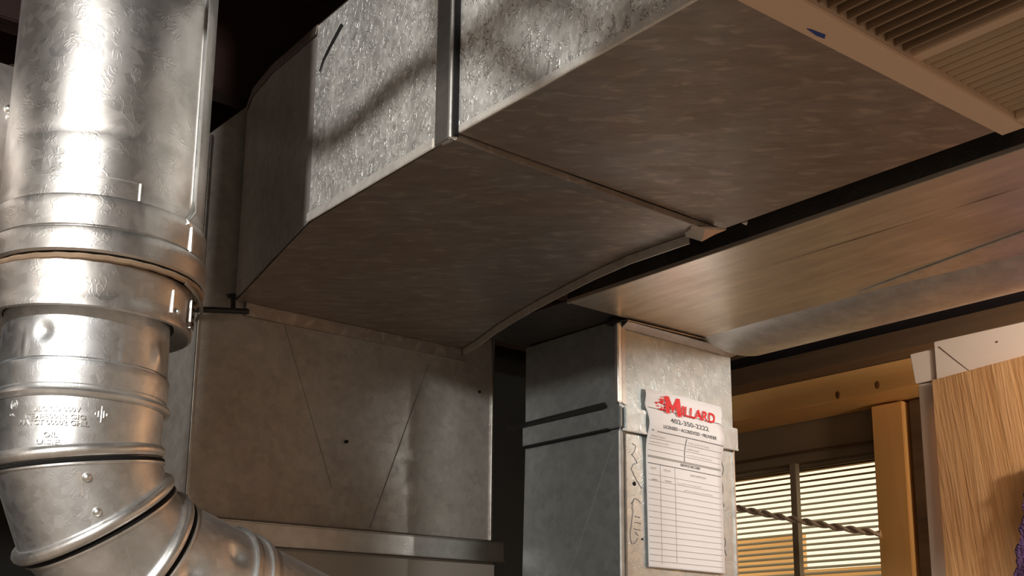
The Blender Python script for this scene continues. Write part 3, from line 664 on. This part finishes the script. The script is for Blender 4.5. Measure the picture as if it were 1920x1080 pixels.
# gores
TH, ST = math.radians(7.43), math.radians(23.67)
Dv = Vector((-math.sin(TH), math.cos(TH), 0)); dn_ = Vector((0, 0, -1))
dirs = [dn_*math.cos(k*ST)+Dv*math.sin(k*ST) for k in range(4)]
P = [Vector((-1.0813, .3611, .1783)), Vector((-1.0841, .3829, .1283)), Vector((-1.0892, .4219, .0920)), Vector((-1.1006, .5093, .0616))]
P[0] += Vector((0, 0, .003))
nrm = [(dirs[k]+dirs[k+1]).normalized() for k in range(3)]+[dirs[3]]
nrm[0] = dn_*math.cos(math.radians(8.5))+Dv*math.sin(math.radians(8.5))
side = Dv.cross(dn_).normalized()
def gp(k, t, P0, n, r=RG):     # where the generator t of gore k meets a plane
    d = dirs[k]; b1 = side; b2 = d.cross(side).normalized()
    q_ = P0+(b1*math.cos(t)+b2*math.sin(t))*r
    return q_+d*((P0-q_).dot(n)/d.dot(n))
def gore(k, P0, n0, P1, n1, r0=RG, r1=RG, bumps=()):
    def fn(u, v):
        t = 2*math.pi*u; a_ = gp(k, t, P0, n0, r0); b1_ = gp(k, t, P1, n1, r1); p = a_.lerp(b1_, v)
        for (c, s, amp) in bumps:
            ax_ = (p-P0)-dirs[k]*(p-P0).dot(dirs[k]); p = p+ax_.normalized()*amp*math.exp(-((p-c).length/s)**2)
        return p
    return MB().grid(fn, 144, 30, True)
build('lettered_collar', gore(0, Vector((AX.x, AX.y, zs3+.001)), dn_, P[0], nrm[0], .0740, .0722), M['elbow'], pe, True)
def hit(k, px, py, P0):       # the point of gore k seen at a spot of the photograph
    d = ray(px, py).normalized(); ax_ = dirs[k]; o = -P0
    u = d-ax_*d.dot(ax_); w_ = o-ax_*o.dot(ax_); a_ = u.dot(u); b__ = 2*u.dot(w_); c__ = w_.dot(w_)-RG**2
    q_ = b__*b__-4*a_*c__; t = (-b__-math.sqrt(max(0, q_)))/(2*a_)
    return d*t
g2 = gore(1, P[0], nrm[0], P[1], nrm[1]); build('gore', g2, M['elbow'], pe, True)
build('gore', gore(2, P[1], nrm[1], P[2], nrm[2]), M['elbow'], pe, True)
build('gore', gore(3, P[2], nrm[2], P[3], nrm[3], bumps=((hit(3, 448, 1040, P[2]), .009, -.006), (hit(3, 362, 1070, P[2]), .011, -.006), (hit(3, 400, 1003, P[2]), .003, .0015))), M['elbow'], pe, True)
for k in range(3):
    ring = lambda r, off: [gp(k, 2*math.pi*i/120, P[k]+dirs[k]*off, nrm[k], r) for i in range(120)]
    build('bead', MB().tube(ring(RG+.0005, 0), .0062, 10, True), M['bead'], pe, True)
    ring2 = [gp(k+1, 2*math.pi*i/120, P[k]+dirs[k+1]*.0085, nrm[k], RG+.0006) for i in range(120)]
    build('bead_groove', MB().tube(ring2, .0018, 6, True), M['hole'], pe, True)
    ring3 = [gp(k+1, 2*math.pi*i/120, P[k]+dirs[k+1]*.0115, nrm[k], RG+.0006) for i in range(120)]
    build('bead_lip', MB().tube(ring3, .0016, 6, True), M['bead'], pe, True)
for px, py in ((163, 895), (182, 960)):
    h = hit(1, px, py, P[0]); build('rivet', MB().ball(h, .0042, n=14), M['bead'], pe, True)
# overlap of the gore sheet, and its clip on the bead
c0 = hit(1, 141, 885, P[0]); c1 = hit(1, 152, 930, P[0])
build('sheet_lap', MB().strip([c0, c1], [hit(1, 152, 886, P[0]), hit(1, 158, 930, P[0])], (c0-P[0]).normalized()*.0006), M['bead'], pe)
# raised lettering on the collar
def emboss(body, px, py, size, width):
    r = .0735; d = ray(px, py); 
    vs, fs = letters(body, size, .0001, .0006, width)
    lo, hi = -1.4, 1.4
    for _ in range(40):
        m_ = (lo+hi)/2; q_ = on_pipe(AX, r, m_, zfront(py, r)); x_ = PPX+F_PX*q_.dot(RT)/q_.dot(fw)
        if x_ < px: lo = m_
        else: hi = m_
    z_ = zfront(py-3, r)
    return MB().add([on_pipe(AX, .0739+v.z, lo+v.x/r, z_+v.y) for v in vs], fs)
for body, px, py, s_, w_ in (('ULC CD 000V', 62, 776, .0062, .040), ('ITEM-E0012 GIG', 46, 789, .0056, .052), ('MATCT 00002 GHIL', 36, 801, .0062, .060),
                             ('OIL', 80, 824, .0064, .012), ('U.S.E.', 66, 837, .0056, .022), ('(n)', 20, 765, .0080, .0080), ('o.', 18, 783, .0058, .0055)):
    build('raised_lettering', emboss(body, px, py, s_, w_), M['bead'], pe)
for px, h_ in ((173, .002), (178, .005), (183, .014), (187, .006), (192, .002)):
    t_ = math.asin(max(-1, min(1, (px-149)/148.)))
    zz = zfront(773, .0738)
    build('raised_mark', MB().tube([on_pipe(AX, .0738, t_, zz-h_/2), on_pipe(AX, .0738, t_, zz+h_/2)], .0004, 5), M['elbow'], pe)
# pipe that carries on from the elbow towards the furnace
fc = thing('connector_pipe', P[3]+dirs[3]*.3, 'round connector pipe running from the elbow down beside the furnace', 'pipe')
def tubeat(s0, s1, r0, r1): return MB().grid(lambda u, v: (P[3]+dirs[3]*(s0+(s1-s0)*v))+(side*math.cos(2*math.pi*u)+dirs[3].cross(side)*math.sin(2*math.pi*u))*(r0+(r1-r0)*v), 120, 6, True)
build('rim', tubeat(-.001, .0035, .0745, .0745).grid(lambda u, v: (P[3]-dirs[3]*.001)+(side*math.cos(2*math.pi*u)+dirs[3].cross(side)*math.sin(2*math.pi*u))*(.0700+.0045*v), 120, 2, True), M['bead'], fc, True)
build('sleeve', tubeat(.0035, .018, .0722, .0722), M['elbow'], fc, True)
build('rim', tubeat(.018, .024, .0745, .0745).grid(lambda u, v: (P[3]+dirs[3]*.018)+(side*math.cos(2*math.pi*u)+dirs[3].cross(side)*math.sin(2*math.pi*u))*(.0700+.0045*v), 120, 2, True), M['bead'], fc, True)
build('pipe_body', tubeat(.024, .62, .0700, .0700), M['elbow'], fc, True)

# ================================================================== small things at the left
bd = thing('branch_duct', (-1.32, 0.0, .56), 'pale round branch duct behind the vent pipe at the left edge', 'duct')
cx, cz, rr = -1.34, .575, .088
build('duct_body', MB().grid(lambda u, v: Vector((cx+rr*math.cos(2*math.pi*u), -.6+.925*v, cz+rr*math.sin(2*math.pi*u))), 64, 12, True), M['branch'], bd, True)
build('rim', MB().grid(lambda u, v: Vector((cx+(rr+.003)*math.cos(2*math.pi*u), .325+.03*v, cz+(rr+.003)*math.sin(2*math.pi*u))), 64, 3, True), M['cleat'], bd, True)
build('screw', MB().ball(onx(16, 205, cx+rr), .005).ball(onx(18, 220, cx+rr), .004), M['bead'], bd, True)
tag(build('white_conduit', MB().tube([(-1.5, -.9, .755), (-1.5, .3, .736), (-1.5, .62, .732)], .0065, 10), M['conduit'], None, True), 'thin white conduit behind the vent pipe at upper left', 'conduit')
rod = thing('black_rod', (PX+.02, .7, .49), 'thin black rod sticking out right of the vent pipe', 'rod')
build('bar', MB().tube([onx(350, 580, PX+.02), onx(400, 581, PX+.02), onx(465, 584, PX+.02)], .0042, 8), M['black'], rod, True)
build('hanger', MB().tube([onx(437, 583, PX+.018), onx(437, 552, PX+.012), onx(426, 556, PX+.008)], .0035, 6), M['black'], rod, True)

# cables added out of view to throw the soft bars on the duct side
def cable(pts, lab):
    c_ = [Vector(p)+Vector((.025, -.01, 0)) for p in pts]; out = []
    for i in range(len(c_)-1):
        p0_, p1_, p2_, p3_ = c_[max(0, i-1)], c_[i], c_[i+1], c_[min(len(c_)-1, i+2)]
        for k in range(8):
            t = k/8; out.append(.5*((2*p1_)+(p2_-p0_)*t+(2*p0_-5*p1_+4*p2_-p3_)*t*t+(3*p1_-p0_-3*p2_+p3_)*t**3))
    out.append(c_[-1])
    tag(build('shadow_cable', MB().tube(out, .013, 8), M['black'], None, True), lab, 'cable')
cable([(-.30, .27, .83), (-.50, .27, .66), (-.641, .27, .621), (-.741, .27, .626), (-.873, .27, .618), (-.93, .20, .70), (-.94, .15, .83)], 'longest black cable, added out of view to shade the trunk side')
K2 = lambda pts, k: [tuple(Vector(LAMP1)+(Vector(p)-Vector(LAMP1))*(k if p[2] < .8 else 1)) for p in pts]
cable(K2([(-.66, .2, 1.06), (-.69, .27, .66), (-.655, .27, .622), (-.618, .27, .591), (-.578, .27, .552), (-.52, .27, .50), (-.48, .25, .60), (-.46, .1, 1.06)], .92), 'black cable loop added out of view to shade the duct joint end')
cable(K2([(-.54, .1, 1.06), (-.60, .27, .66), (-.567, .27, .613), (-.535, .27, .582), (-.496, .27, .546), (-.44, .27, .52), (-.38, .25, .60), (-.36, .0, 1.06)], .84), 'black cable loop added out of view to shade the ribbed panel end')
# ================================================================== the lamps themselves (out of frame); the rear one is added fill
for nm, L_, lab in (('ceiling_bulb_lamp', LAMP1, 'bare bulb lamp hanging from the joists left of the ducts'), ('hall_bulb_lamp', LAMP2, 'bare bulb lamp hanging in front of the oak door'), ('fill_bulb', FILL_LAMP, 'unseen fill bulb added behind the oak door to brighten the window wall')):
    t_ = thing(nm, (L_[0], L_[1], .82), lab, 'lamp')
    build('socket', MB().grid(lambda u, v: Vector((L_[0]+.022*math.cos(2*math.pi*u), L_[1]+.022*math.sin(2*math.pi*u), L_[2]+.075+.04*v)), 24, 3, True), M['black'], t_, True)
    build('cord', MB().tube([(L_[0], L_[1], L_[2]+.11), (L_[0], L_[1], ZC)], .004, 6), M['black'], t_, True)
for o in bpy.data.objects:
    if '_w' in o: del o['_w']
